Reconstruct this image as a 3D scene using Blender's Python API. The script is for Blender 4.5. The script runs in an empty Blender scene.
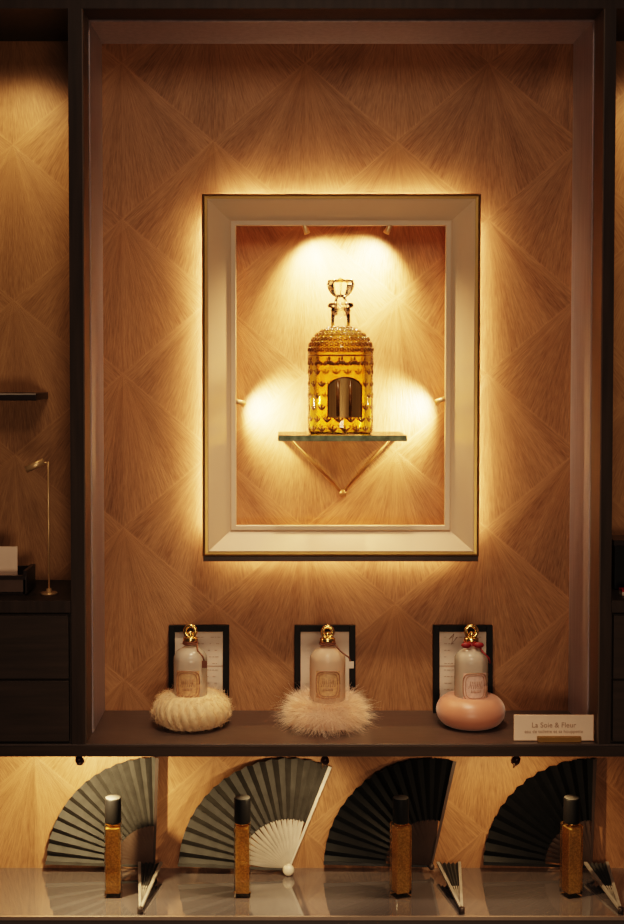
import bpy, math, random
from mathutils import Vector, Matrix
random.seed(7)
PI = math.pi
sc = bpy.context.scene
C = sc.collection

# ------------------------------------------------------------------ camera
F = 1300.0                       # focal length in pixels of the 624 x 924 frame
PITCH = math.radians(2.0)        # looking slightly down
CAM = Vector((0, -2.08, 1.45))
PPX, PPY = 280.0, 370 + F * math.tan(PITCH)
cd = bpy.data.cameras.new('camera')
cam = bpy.data.objects.new('camera', cd)
C.objects.link(cam)
cam.location = CAM
cam.rotation_euler = (PI / 2 - PITCH, 0, 0)
cd.sensor_fit = 'VERTICAL'
cd.sensor_height = 36
cd.sensor_width = 36 * 624 / 924
cd.lens = F / 924 * 36
cd.shift_x = (312 - PPX) / 924
cd.shift_y = -(462 - PPY) / 924
cd.clip_start = 0.05
sc.camera = cam

ct, st = math.cos(PITCH), math.sin(PITCH)


def ray(px, py):
    a, b = (px - PPX) / F, -(py - PPY) / F
    return Vector((a, ct + b * st, -st + b * ct))


def P(px, py, y):                # the point of the plane at depth y that the photo shows at px, py
    d = ray(px, py)
    return CAM + d * ((y - CAM.y) / d.y)


def mm(y):                       # metres per pixel at depth y
    return (y - CAM.y) / F


YB = 0.208                       # marquetry wall
ZS = P(280, 744, 0).z            # top of the display shelf
ZSB = P(280, 755.5, 0).z         # its underside
ZC = P(280, 917, 0).z            # top of the glass counter


# ------------------------------------------------------------------ materials
def node(nt, t, ins=None, **props):
    n = nt.nodes.new(t)
    for k, v in props.items():
        setattr(n, k, v)
    for k, v in (ins or {}).items():
        if hasattr(v, 'is_output') or isinstance(v, bpy.types.NodeSocket):
            nt.links.new(v, n.inputs[k])
        else:
            n.inputs[k].default_value = v
    return n


def new_mat(name):
    m = bpy.data.materials.new(name)
    m.use_nodes = True
    m.node_tree.nodes.clear()
    out = m.node_tree.nodes.new('ShaderNodeOutputMaterial')
    return m, m.node_tree, out


def c4(c):
    return (c[0], c[1], c[2], 1)


def pm(name, col, rough=0.5, metal=0.0, spec=0.5, var=0.12, scale=40, bump=0.0, bscale=200, coat=0.0,
       sheen=0.0, stretch=(1, 1, 1), transl=0.0, trans=0.0, ior=1.5):
    m, nt, out = new_mat(name)
    tc = node(nt, 'ShaderNodeTexCoord')
    mp = node(nt, 'ShaderNodeMapping', {'Vector': tc.outputs['Object'], 'Scale': stretch})
    nz = node(nt, 'ShaderNodeTexNoise', {'Vector': mp.outputs[0], 'Scale': scale, 'Detail': 4.0})
    rmp = node(nt, 'ShaderNodeMapRange', {'Value': nz.outputs[0], 'From Min': 0.25, 'From Max': 0.75, 'To Min': 1 - var, 'To Max': 1 + var})
    mul = node(nt, 'ShaderNodeVectorMath', {0: col, 1: (1, 1, 1)}, operation='MULTIPLY')
    nt.links.new(rmp.outputs[0], mul.inputs[1])
    b = node(nt, 'ShaderNodeBsdfPrincipled', {'Roughness': rough, 'Metallic': metal, 'Specular IOR Level': spec,
                                              'Coat Weight': coat, 'Sheen Weight': sheen, 'Transmission Weight': trans, 'IOR': ior})
    nt.links.new(mul.outputs[0], b.inputs['Base Color'])
    if bump:
        nb = node(nt, 'ShaderNodeTexNoise', {'Vector': mp.outputs[0], 'Scale': bscale, 'Detail': 3.0})
        bp = node(nt, 'ShaderNodeBump', {'Height': nb.outputs[0], 'Strength': bump, 'Distance': 0.001})
        nt.links.new(bp.outputs[0], b.inputs['Normal'])
    res = b.outputs[0]
    if transl:
        tr = node(nt, 'ShaderNodeBsdfTranslucent')
        nt.links.new(mul.outputs[0], tr.inputs[0])
        mx = node(nt, 'ShaderNodeMixShader', {0: transl, 1: res, 2: tr.outputs[0]})
        res = mx.outputs[0]
    nt.links.new(res, out.inputs[0])
    return m


def glassy(name, tint=(1, 1, 1), ior=1.5, rough=0.03, body=None, body_fac=0.0, gain=1.0):
    """Thin clear glass: see-through with a Fresnel gloss, optionally with a milky body."""
    m, nt, out = new_mat(name)
    tc = node(nt, 'ShaderNodeTexCoord')
    nz = node(nt, 'ShaderNodeTexNoise', {'Vector': tc.outputs['Object'], 'Scale': 30.0})
    rr = node(nt, 'ShaderNodeMapRange', {'Value': nz.outputs[0], 'To Min': rough * 0.7, 'To Max': rough * 1.3})
    tr = node(nt, 'ShaderNodeBsdfTransparent', {'Color': c4(tint)})
    gl = node(nt, 'ShaderNodeBsdfGlossy', {'Color': (1, 1, 1, 1), 'Roughness': rr.outputs[0]})
    fr = node(nt, 'ShaderNodeFresnel', {'IOR': ior})
    gn = node(nt, 'ShaderNodeMath', {0: fr.outputs[0], 1: gain}, operation='MULTIPLY', use_clamp=True)
    base = tr.outputs[0]
    if body:
        df = node(nt, 'ShaderNodeBsdfDiffuse', {'Color': c4(body)})
        tl = node(nt, 'ShaderNodeBsdfTranslucent', {'Color': c4(body)})
        dm = node(nt, 'ShaderNodeMixShader', {0: 0.4, 1: df.outputs[0], 2: tl.outputs[0]})
        bm_ = node(nt, 'ShaderNodeMixShader', {0: body_fac, 1: base, 2: dm.outputs[0]})
        base = bm_.outputs[0]
    mx = node(nt, 'ShaderNodeMixShader', {0: gn.outputs[0], 1: base, 2: gl.outputs[0]})
    nt.links.new(mx.outputs[0], out.inputs[0])
    return m


def emit(name, col, s):
    m, nt, out = new_mat(name)
    e = node(nt, 'ShaderNodeEmission', {'Color': c4(col), 'Strength': s})
    nt.links.new(e.outputs[0], out.inputs[0])
    return m


def marquetry(name, vx, vz, px_, pz_, light=(0.43, 0.225, 0.112), dark=(0.17, 0.08, 0.035)):
    """Straw marquetry: a lattice of diamonds, the straws of each fanning down from its top corner."""
    m, nt, out = new_mat(name)

    def M(op, a, b=None, c=None, clamp=False):
        ins = {0: a}
        if b is not None:
            ins[1] = b
        if c is not None:
            ins[2] = c
        return node(nt, 'ShaderNodeMath', ins, operation=op, use_clamp=clamp).outputs[0]
    tc = node(nt, 'ShaderNodeTexCoord')
    sp = node(nt, 'ShaderNodeSeparateXYZ', {0: tc.outputs['Object']})
    u = M('DIVIDE', M('SUBTRACT', sp.outputs['X'], vx), px_)
    v = M('DIVIDE', M('SUBTRACT', vz, sp.outputs['Z']), pz_)
    a, b = M('ADD', v, u), M('SUBTRACT', v, u)
    ca, cb = M('FLOOR', a), M('FLOOR', b)
    fa, fb = M('SUBTRACT', a, ca), M('SUBTRACT', b, cb)
    du = M('MULTIPLY', M('SUBTRACT', fa, fb), px_ / 2)
    dv = M('MULTIPLY', M('ADD', fa, fb), pz_ / 2)
    th = M('ARCTAN2', du, M('ADD', dv, 0.0005))
    r = M('SQRT', M('ADD', M('MULTIPLY', du, du), M('MULTIPLY', dv, dv)))
    cell = M('ADD', M('MULTIPLY', ca, 7.31), M('MULTIPLY', cb, 3.77))
    th2 = M('ADD', th, cell)

    def nz(st_, sr, det=2.0):
        vec = node(nt, 'ShaderNodeCombineXYZ', {0: M('MULTIPLY', th2, st_), 1: M('MULTIPLY', r, sr), 2: cell})
        return node(nt, 'ShaderNodeTexNoise', {'Vector': vec.outputs[0], 'Scale': 1.0, 'Detail': det, 'Roughness': 0.6}).outputs[0]
    fine, mid, broad = nz(110.0, 48.0, 4.0), nz(30.0, 5.0), nz(5.0, 2.0, 0.0)
    # fine nearly parallel fibres over everything, so that the straw keeps its width away from the corner
    g = M('ADD', M('ADD', M('MULTIPLY', fine, 0.74), M('MULTIPLY', mid, 0.24)), M('MULTIPLY', broad, 0.28))
    half = M('MULTIPLY', M('SIGN', du), 0.02)  # halves of each diamond toned apart, painting in the straw's directional sheen
    alt = M('MULTIPLY', M('SINE', M('MULTIPLY', cell, 5.1)), 0.035)
    g = M('ADD', M('ADD', g, half), alt)
    edge = M('MINIMUM', M('MINIMUM', fa, fb), M('MINIMUM', M('SUBTRACT', 1.0, fa), M('SUBTRACT', 1.0, fb)))
    seam = node(nt, 'ShaderNodeMapRange', {'Value': edge, 'From Min': 0.0, 'From Max': 0.014, 'To Min': 0.10, 'To Max': 0.0}).outputs[0]
    strip = node(nt, 'ShaderNodeMapRange', {'Value': fa, 'From Min': 0.075, 'From Max': 0.085, 'To Min': 0.055, 'To Max': 0.0}).outputs[0]
    g = M('ADD', M('ADD', g, seam), strip)
    rp = node(nt, 'ShaderNodeMapRange', {'Value': g, 'From Min': 0.40, 'From Max': 0.88}).outputs[0]
    mix = node(nt, 'ShaderNodeMix', {0: rp, 6: c4(dark), 7: c4(light)}, data_type='RGBA')
    bp = node(nt, 'ShaderNodeBump', {'Height': g, 'Strength': 0.5, 'Distance': 0.0012})
    bs = node(nt, 'ShaderNodeBsdfPrincipled', {'Base Color': mix.outputs[2], 'Roughness': 0.48, 'Specular IOR Level': 0.4, 'Normal': bp.outputs[0]})
    nt.links.new(bs.outputs[0], out.inputs[0])
    return m


LV = P(305, 219, YB)
PX_, PZ_ = 182 * mm(YB), 154 * mm(YB)
MAT = {}
MAT['wood'] = marquetry('straw marquetry', LV.x, LV.z, PX_, PZ_)
BV = P(13, 145, YB)
MAT['wood_bay'] = marquetry('straw marquetry bay', BV.x, BV.z, PX_, PZ_, (0.46, 0.25, 0.115), (0.22, 0.108, 0.045))  # same straw in lighter tones, the bay's stronger light put into the colour
MAT['dark'] = pm('dark stained oak', (0.042, 0.027, 0.020), 0.45, spec=0.25, var=0.3, scale=12, stretch=(8, 8, 0.6), bump=0.15)
MAT['dark2'] = pm('darker drawer fronts', (0.046, 0.030, 0.022), 0.5, spec=0.3, var=0.3, scale=12, stretch=(0.6, 8, 8), bump=0.15)
MAT['header'] = pm('header oak', (0.045, 0.028, 0.02), 0.45, var=0.3, scale=12, stretch=(0.6, 8, 8))
MAT['liner'] = pm('taupe lacquered liner', (0.27, 0.23, 0.255), 0.3, var=0.18, scale=10, stretch=(10, 10, 0.8), bump=0.1)
MAT['reveal'] = pm('brown reveal', (0.10, 0.07, 0.05), 0.38, var=0.2, scale=10, stretch=(10, 10, 0.8))
MAT['shelf'] = pm('grey brown lacquer', (0.075, 0.055, 0.048), 0.34, var=0.15, scale=20, stretch=(1, 6, 1), bump=0.05)
MAT['counter'] = pm('dark mirror glass', (0.12, 0.10, 0.097), 0.07, metal=0.0, spec=1.0, var=0.04, coat=1.0, ior=1.9)
MAT['edge'] = pm('satin metal edge', (0.62, 0.47, 0.38), 0.35, metal=0.7, var=0.05)
MAT['cream'] = pm('cream lacquer', (0.66, 0.46, 0.31), 0.5, spec=0.3, var=0.03, scale=8)
MAT['lip'] = pm('pale inner lip', (0.68, 0.48, 0.33), 0.45, var=0.03)
MAT['antique'] = pm('antique gold leaf', (0.36, 0.215, 0.075), 0.38, metal=0.75, var=0.1)
MAT['bronze'] = pm('black bronze', (0.035, 0.018, 0.012), 0.4, metal=0.3)
MAT['led'] = emit('warm light strip', (1.0, 0.70, 0.41), 85)
MAT['gold'] = pm('polished gold', (0.80, 0.53, 0.22), 0.2, metal=1.0, var=0.06)
MAT['brass'] = pm('brushed brass', (0.72, 0.47, 0.25), 0.35, metal=0.55, var=0.08)
MAT['glass'] = glassy('clear glass')
MAT['thick_glass'] = glassy('thick clear glass', (1, 0.98, 0.94), 1.55, 0.04)
MAT['crystal'] = glassy('cut crystal', (0.97, 0.95, 0.90), 1.45, 0.06)
MAT['edgeglass'] = pm('green glass edge', (0.16, 0.19, 0.12), 0.1, var=0.6, scale=60, trans=0.35)
MAT['plate'] = glassy('shelf glass', (0.95, 0.97, 0.93), 1.4, 0.02)
MAT['tapered_bar'] = pm('brown V bar', (0.30, 0.16, 0.075), 0.4, metal=0.5)  # brown for the V of bars below the glass shelf
MAT['relief'] = pm('dark painted relief', (0.13, 0.05, 0.006), 0.3, metal=0.1, var=0.5, scale=150, transl=0.1)  # embossed clear glass; its dark refraction is painted on as brown
MAT['label_bronze'] = pm('gilt bronze plate', (0.26, 0.15, 0.055), 0.3, metal=0.55, var=0.35, scale=30, stretch=(6, 6, 0.2))  # stretched tone paints upright reflection streaks into the bronze
MAT['black_frame'] = pm('black picture frame', (0.008, 0.007, 0.007), 0.5, spec=0.2)
MAT['paper'] = pm('ivory paper', (0.62, 0.50, 0.41), 0.8, var=0.10, scale=25)
MAT['ink'] = pm('faded brown ink', (0.30, 0.17, 0.12), 0.8)
MAT['card'] = pm('cream card', (0.80, 0.58, 0.44), 0.7, var=0.05)
MAT['ink_dark'] = pm('dark ink', (0.33, 0.20, 0.14), 0.7)
MAT['wool'] = pm('cream wool', (0.80, 0.56, 0.34), 0.85, var=0.12, scale=90, sheen=0.3, transl=0.15)
MAT['feather'] = pm('blush feather', (0.97, 0.77, 0.61), 0.8, var=0.06, sheen=0.3, transl=0.4)
MAT['peach'] = pm('peach satin', (0.52, 0.225, 0.145), 0.36, var=0.04, sheen=0.4)
MAT['frosted'] = glassy('frosted glass', (0.92, 0.86, 0.8), 1.45, 0.12, (0.97, 0.84, 0.72), 0.5)
MAT['peach_glass'] = glassy('peach glass', (0.95, 0.8, 0.66), 1.45, 0.12, (0.96, 0.70, 0.52), 0.8)
MAT['label_tan'] = pm('gilt label', (0.55, 0.32, 0.17), 0.5, var=0.25, scale=220)
MAT['label_pink'] = pm('pink label', (0.66, 0.43, 0.36), 0.6, var=0.15, scale=220)
MAT['label_line'] = pm('label ornament', (0.34, 0.17, 0.10), 0.6)
MAT['ribbon_brown'] = pm('brown ribbon', (0.14, 0.05, 0.025), 0.6)
MAT['ribbon_red'] = pm('red ribbon', (0.20, 0.008, 0.012), 0.5)
MAT['tag'] = pm('pale tag', (0.7, 0.55, 0.45), 0.6)
MAT['fan_grey'] = pm('grey black fan cloth', (0.05, 0.046, 0.042), 0.6, spec=0.25, var=0.2, scale=60)
MAT['fan_black'] = pm('black fan cloth', (0.007, 0.0066, 0.007), 0.38, spec=0.3, var=0.2, scale=60)
MAT['rib_pale'] = pm('pale bone ribs', (0.46, 0.385, 0.32), 0.5, var=0.12, scale=50)
MAT['rib_brown'] = pm('brown wooden ribs', (0.13, 0.085, 0.065), 0.45, var=0.15, scale=50)
MAT['rib_dark'] = pm('dark wooden ribs', (0.045, 0.028, 0.022), 0.45, var=0.15, scale=50)
MAT['rib_grey'] = pm('weathered grey sticks', (0.30, 0.25, 0.21), 0.5, var=0.2, scale=60)
MAT['bead'] = pm('ivory bead', (0.55, 0.45, 0.36), 0.35)
MAT['fixture'] = pm('dark red brown fixture', (0.05, 0.012, 0.010), 0.3, metal=0.3)
MAT['cap'] = pm('black cap', (0.009, 0.008, 0.008), 0.5, spec=0.2)
MAT['cap_highlight'] = pm('cap top painted highlight', (0.13, 0.115, 0.10), 0.55, metal=0.0)  # top of the black cap, its grey highlight painted into the colour
MAT['tray'] = pm('dark tray', (0.030, 0.017, 0.013), 0.3)
MAT['tray_panel'] = pm('grey tray panel', (0.10, 0.065, 0.05), 0.35)
MAT['floor'] = pm('dark stone floor', (0.06, 0.05, 0.045), 0.5, var=0.2, scale=4)
MAT['red'] = pm('red enamel', (0.35, 0.02, 0.02), 0.35)


def amber(name, col, speck):
    m, nt, out = new_mat(name)
    tc = node(nt, 'ShaderNodeTexCoord')
    nz = node(nt, 'ShaderNodeTexNoise', {'Vector': tc.outputs['Object'], 'Scale': 380.0, 'Detail': 2.0})
    rp = node(nt, 'ShaderNodeMapRange', {'Value': nz.outputs[0], 'From Min': 0.35, 'From Max': 0.7, 'To Min': 1 - speck, 'To Max': 1 + speck})
    mul = node(nt, 'ShaderNodeVectorMath', {0: col, 1: (1, 1, 1)}, operation='MULTIPLY')
    nt.links.new(rp.outputs[0], mul.inputs[1])
    df = node(nt, 'ShaderNodeBsdfDiffuse', {'Color': mul.outputs[0]})
    tl = node(nt, 'ShaderNodeBsdfTranslucent', {'Color': mul.outputs[0]})
    a = node(nt, 'ShaderNodeMixShader', {0: 0.45, 1: df.outputs[0], 2: tl.outputs[0]})
    tp = node(nt, 'ShaderNodeBsdfPrincipled', {'Base Color': c4((1.0, 0.82, 0.40)), 'Roughness': 0.04, 'IOR': 1.42, 'Transmission Weight': 1.0})
    b = node(nt, 'ShaderNodeMixShader', {0: 0.5, 1: a.outputs[0], 2: tp.outputs[0]})
    nt.links.new(b.outputs[0], out.inputs[0])
    return m


MAT['amber'] = amber('amber perfume', (0.92, 0.56, 0.16), 0.3)
MAT['amber_glow'] = amber('golden perfume', (1.0, 0.68, 0.24), 0.25)  # same amber perfume, its brighter lighting painted into a lighter colour


def liquid():
    m, nt, out = new_mat('golden liquid')
    tc = node(nt, 'ShaderNodeTexCoord')
    nz = node(nt, 'ShaderNodeTexNoise', {'Vector': tc.outputs['Object'], 'Scale': 160.0, 'Detail': 3.0})
    rp = node(nt, 'ShaderNodeMapRange', {'Value': nz.outputs[0], 'From Min': 0.35, 'From Max': 0.65})
    mx_ = node(nt, 'ShaderNodeMix', {0: rp.outputs[0], 6: c4((1.0, 0.78, 0.18)), 7: c4((1.0, 0.93, 0.5))}, data_type='RGBA')
    tp = node(nt, 'ShaderNodeBsdfTransparent', {'Color': mx_.outputs[2]})
    df = node(nt, 'ShaderNodeBsdfDiffuse', {'Color': c4((1.0, 0.62, 0.07))})
    tl = node(nt, 'ShaderNodeBsdfTranslucent', {'Color': c4((1.0, 0.72, 0.10))})
    a = node(nt, 'ShaderNodeMixShader', {0: 0.65, 1: df.outputs[0], 2: tl.outputs[0]})
    lw = node(nt, 'ShaderNodeLayerWeight', {'Blend': 0.35})
    fc_ = node(nt, 'ShaderNodeMapRange', {'Value': lw.outputs['Facing'], 'To Min': 0.18, 'To Max': 0.6})
    b = node(nt, 'ShaderNodeMixShader', {0: fc_.outputs[0], 1: tp.outputs[0], 2: a.outputs[0]})
    gl = node(nt, 'ShaderNodeBsdfGlossy', {'Roughness': 0.1})
    fr = node(nt, 'ShaderNodeFresnel', {'IOR': 1.3})
    c = node(nt, 'ShaderNodeMixShader', {0: fr.outputs[0], 1: b.outputs[0], 2: gl.outputs[0]})
    nt.links.new(c.outputs[0], out.inputs[0])
    return m


MAT['liquid'] = liquid()


# ------------------------------------------------------------------ mesh collecting
class MB:
    def __init__(self):
        self.v, self.f, self.sm = [], [], []

    def add(self, vs, fs, smooth=False, mat=None):
        o = len(self.v)
        for p in vs:
            p = Vector(p)
            self.v.append(mat @ p if mat is not None else p)
        for f in fs:
            self.f.append([i + o for i in f])
            self.sm.append(smooth)
        return self

    def box(self, x0, x1, y0, y1, z0, z1, mat=None, ch=0.0):
        if ch <= 0:
            vs = [(x, y, z) for x in (x0, x1) for y in (y0, y1) for z in (z0, z1)]
            fs = [(0, 1, 3, 2), (4, 6, 7, 5), (0, 4, 5, 1), (2, 3, 7, 6), (0, 2, 6, 4), (1, 5, 7, 3)]
            return self.add(vs, fs, mat=mat)
        import bmesh
        bm = bmesh.new()
        bmesh.ops.create_cube(bm, size=1)
        for w in bm.verts:
            w.co = Vector(((x0 + x1) / 2 + w.co.x * (x1 - x0), (y0 + y1) / 2 + w.co.y * (y1 - y0), (z0 + z1) / 2 + w.co.z * (z1 - z0)))
        bmesh.ops.bevel(bm, geom=list(bm.edges), offset=ch, segments=2, affect='EDGES', profile=0.5)
        bm.verts.index_update()
        vs = [w.co.copy() for w in bm.verts]
        fs = [[w.index for w in f.verts] for f in bm.faces]
        bm.free()
        return self.add(vs, fs, mat=mat)

    def lathe(self, prof, n=40, mat=None, smooth=True, mod=None):
        vs, fs = [], []
        k = len(prof)
        for i in range(n):
            a = 2 * PI * i / n
            for j, (r, z) in enumerate(prof):
                rr = max(r, 1e-5)
                if mod:
                    rr, z = mod(rr, z, a, j)
                vs.append((rr * math.cos(a), rr * math.sin(a), z))
        for i in range(n):
            for j in range(k - 1):
                b = (i + 1) % n
                fs.append((i * k + j, b * k + j, b * k + j + 1, i * k + j + 1))
        return self.add(vs, fs, smooth, mat)

    def tube(self, pts, r, n=8, smooth=True, mat=None):
        pts = [Vector(p) for p in pts]
        rs = r if isinstance(r, (list, tuple)) else [r] * len(pts)
        vs, fs = [], []
        for i, p in enumerate(pts):
            t = (pts[min(i + 1, len(pts) - 1)] - pts[max(i - 1, 0)]).normalized()
            h = Vector((0, 0, 1)) if abs(t.z) < 0.9 else Vector((0, 1, 0))
            s = t.cross(h).normalized()
            w = s.cross(t)
            for j in range(n):
                a = 2 * PI * j / n
                vs.append(p + (s * math.cos(a) + w * math.sin(a)) * rs[i])
        for i in range(len(pts) - 1):
            for j in range(n):
                b = (j + 1) % n
                fs.append((i * n + j, i * n + b, (i + 1) * n + b, (i + 1) * n + j))
        fs.append(tuple(range(n))[::-1])
        fs.append(tuple(range((len(pts) - 1) * n, len(pts) * n)))
        return self.add(vs, fs, smooth, mat)

    def ball(self, c, r, sx=1, sy=1, sz=1, n=14, mat=None):
        c = Vector(c)
        prof = [(r * math.sin(PI * j / 8), -r * math.cos(PI * j / 8)) for j in range(9)]
        m = Matrix.Translation(c) @ Matrix.Diagonal((sx, sy, sz, 1))
        return self.lathe(prof, n, (mat @ m) if mat is not None else m)

    def torus(self, c, R, r, axis='Y', n=28, k=10, mat=None):
        pts = []
        vs, fs = [], []
        for i in range(n):
            a = 2 * PI * i / n
            for j in range(k):
                b = 2 * PI * j / k
                q = (R + r * math.cos(b))
                x, y, z = q * math.cos(a), q * math.sin(a), r * math.sin(b)
                if axis == 'Y':
                    x, y, z = x, z, y
                elif axis == 'X':
                    x, y, z = z, x, y
                vs.append(Vector((x, y, z)) + Vector(c))
        for i in range(n):
            for j in range(k):
                fs.append((i * k + j, ((i + 1) % n) * k + j, ((i + 1) % n) * k + (j + 1) % k, i * k + (j + 1) % k))
        return self.add(vs, fs, True, mat)

    def build(self, name, mat, parent=None, loc=None):
        me = bpy.data.meshes.new(name)
        me.from_pydata([tuple(p) for p in self.v], [], self.f)
        me.polygons.foreach_set('use_smooth', self.sm)
        me.materials.append(mat if not isinstance(mat, str) else MAT[mat])
        import bmesh
        bm = bmesh.new()
        bm.from_mesh(me)
        bmesh.ops.recalc_face_normals(bm, faces=list(bm.faces))
        bm.to_mesh(me)
        bm.free()
        o = bpy.data.objects.new(name, me)
        C.objects.link(o)
        if parent is not None:
            o.parent = parent
        if loc is not None:
            o.location = loc
        return o


def tag(o, label, cat, group=None):
    o['label'] = label
    o['category'] = cat
    if group:
        o['group'] = group
    return o


def thing(name, label, cat, loc=(0, 0, 0), rz=0.0, group=None):
    o = bpy.data.objects.new(name, None)
    o.empty_display_size = 0.02
    C.objects.link(o)
    o.location = loc
    o.rotation_euler = (0, 0, rz)
    return tag(o, label, cat, group)


def struct(name, mb, mat):
    o = mb.build(name, mat)
    o['kind'] = 'structure'
    return o


# ------------------------------------------------------------------ the setting
XL, XR = P(-150, 400, 0).x, P(790, 400, 0).x
ZT = P(280, 8.5, 0).z            # underside of the header
ZTOP = ZT + 0.16
xpl0, xpl1 = P(70, 400, 0).x, P(83.5, 400, 0).x      # left upright
xpr0, xpr1 = P(602, 400, 0).x, P(613, 400, 0).x      # right upright

struct('floor', MB().box(XL - .4, XR + .4, -3.2, YB + 0.05, -0.04, 0), 'floor')
struct('wall_back', MB().box(XL, XR, YB, YB + 0.03, 0, ZTOP), 'wood')
struct('wall_left', MB().box(XL - 0.03, XL, -0.002, YB + 0.03, 0, ZTOP), 'dark')
struct('wall_right', MB().box(XR, XR + 0.03, -0.002, YB + 0.03, 0, ZTOP), 'dark')
struct('ceiling', MB().box(XL, XR, 0, YB, ZT, ZTOP), 'dark')
# uprights between the bays
struct('trim_1', MB().box(xpl0, xpl1, 0, YB, ZS, ZT), 'dark')
struct('trim_2', MB().box(xpr0, xpr1, 0, YB, ZS, ZT), 'dark')
# reveal: a brown outer band, then the taupe liner
Y1 = 0.064
t = 0.002
struct('trim_3', MB().box(xpl1, xpl1 + t, 0.001, Y1, ZS, ZT), 'reveal')
struct('trim_4', MB().box(xpr0 - t, xpr0, 0.001, Y1, ZS, ZT), 'reveal')
struct('trim_5', MB().box(xpl1, xpl1 + 2 * t, Y1, YB, ZS, ZT, ch=0.0008), 'liner')
struct('trim_6', MB().box(xpr0 - 2 * t, xpr0, Y1, YB, ZS, ZT, ch=0.0008), 'liner')
struct('trim_7', MB().box(xpl1 + 2 * t, xpr0 - 2 * t, Y1, YB, ZT - 2 * t, ZT, ch=0.0008), 'liner')
# the wall of the two side bays is its own panel of marquetry
struct('wall_left_bay', MB().box(XL, xpl0, YB - 0.003, YB, ZS, ZT), 'wood_bay')
struct('wall_right_bay', MB().box(xpr1, XR, YB - 0.003, YB, ZS, ZT), 'wood_bay')

# display shelf
o = MB().box(XL, XR, 0, YB, ZSB, ZS, ch=0.0012).build('display_shelf', 'shelf')
tag(o, 'long grey-brown lacquered shelf under the niche, carrying three powder puffs', 'shelf')
fa = MB().box(XL, XR, -0.0025, 0.0, ZSB - 0.001, ZS - 0.0035).build('fascia', 'dark2', o)

# glass counter
g = thing('display_counter', 'low reflective dark glass counter carrying fans and tall amber bottles', 'counter', (0, 0, 0))
MB().box(XL, XR, 0.004, YB, ZC - 0.02, ZC).build('counter_top', 'counter', g)
MB().box(XL, XR, 0.0, 0.004, ZC - 0.0055, ZC + 0.0004).build('metal_edge', 'edge', g)
MB().box(XL, XR, 0.002, YB, 0, ZC - 0.02).build('base', 'dark2', g)


# ------------------------------------------------------------------ side cabinets
def cabinet(x0, x1, label, group):
    zt = P(280, 600.5, 0).z
    zf = P(280, 613, 0).z
    r = thing('drawer_cabinet', label, 'cabinet', ((x0 + x1) / 2, 0, ZS), 0, group)
    h = (x1 - x0) / 2
    MB().box(-h, h, 0.012, YB - 0.003, 0, zf - ZS).build('carcass', 'dark', r)
    MB().box(-h, h, -0.001, YB - 0.003, zf - ZS, zt - ZS, ch=0.0012).build('worktop', 'dark', r)
    zm = P(280, 680, 0).z - ZS
    for a, b in ((0.004, zm - 0.0015), (zm + 0.0015, zf - ZS - 0.004)):
        d = MB().box(-h + 0.004, h - 0.004, 0.0, 0.0135, a, b, ch=0.001).build('drawer', 'dark2', r)
        MB().box(-h + 0.004, h - 0.004, 0.004, 0.0125, b, b + 0.0012).build('finger_groove', 'bronze', d)
    return zt


ZB = cabinet(XL, xpl0 - 0.0005, 'dark brown two-drawer cabinet carrying the brass lamp and card tray', None)
cabinet(xpr1 + 0.0005, XR, 'dark brown two-drawer cabinet carrying the black upright case', None)


# ------------------------------------------------------------------ lit frame
YFR = 0.122
fo = [P(201.5, 193.5, YFR), P(479.5, 557, YFR)]
fx0, fx1, fz1, fz0 = fo[0].x, fo[1].x, fo[0].z, fo[1].z
fc = Vector(((fx0 + fx1) / 2, YFR, (fz0 + fz1) / 2))
hw, hh = (fx1 - fx0) / 2, (fz1 - fz0) / 2
k = mm(YFR)
fr = thing('shadow_box', 'large cream lacquered frame with gold edge, glowing around its outline on the wall', 'frame', fc)


def ring(mb, prof, sides=(0, 1, 2, 3), closed=True):
    """prof: (inset, y) points swept round the rectangle, mitred; sides 0 bottom 1 right 2 top 3 left"""
    def pt(c, ins, y):
        sx, sz = ((-1, -1), (1, -1), (1, 1), (-1, 1))[c]
        return (sx * (hw - ins), y, sz * (hh - ins * 0.9))
    for s in sides:
        a, b = s, (s + 1) % 4
        vs, fs = [], []
        for ins, y in prof:
            vs += [pt(a, ins, y), pt(b, ins, y)]
        n = len(prof)
        for i in range(n if closed else n - 1):
            j = (i + 1) % n
            fs.append((2 * i, 2 * i + 1, 2 * j + 1, 2 * j))
        if closed:
            fs.append(tuple(2 * i for i in range(n)))
            fs.append(tuple(2 * i + 1 for i in range(n))[::-1])
        mb.add(vs, fs)
    return mb


for s in range(4):
    ring(MB(), [(5.6 * k, 0.001), (6.6 * k, 0.0), (28 * k, 0.022), (28 * k, 0.026), (23 * k, 0.05), (5.6 * k, 0.05)], (s,)).build('frame_rail', 'cream', fr)
ring(MB(), [(0, 0.006), (1.2 * k, 0.0015), (3 * k, 0.0), (5.6 * k, 0.0005), (5.6 * k, 0.044), (0, 0.044)]).build('gold_edge', 'antique', fr)
ring(MB(), [(28 * k, 0.0195), (29 * k, 0.0185), (33.2 * k, 0.0185), (34 * k, 0.0195), (34 * k, 0.025), (28 * k, 0.027)]).build('inner_lip', 'lip', fr)
ring(MB(), [(17 * k, 0.05), (23 * k, 0.05), (23 * k, YB - YFR), (17 * k, YB - YFR)]).build('spacer', 'lip', fr)
MB().box(-hw + 0.5 * k, hw - 0.5 * k, 0.010, 0.05, -hh - 5.4 * k, -hh - 0.2 * k).build('bottom_rail', 'bronze', fr)
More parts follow.
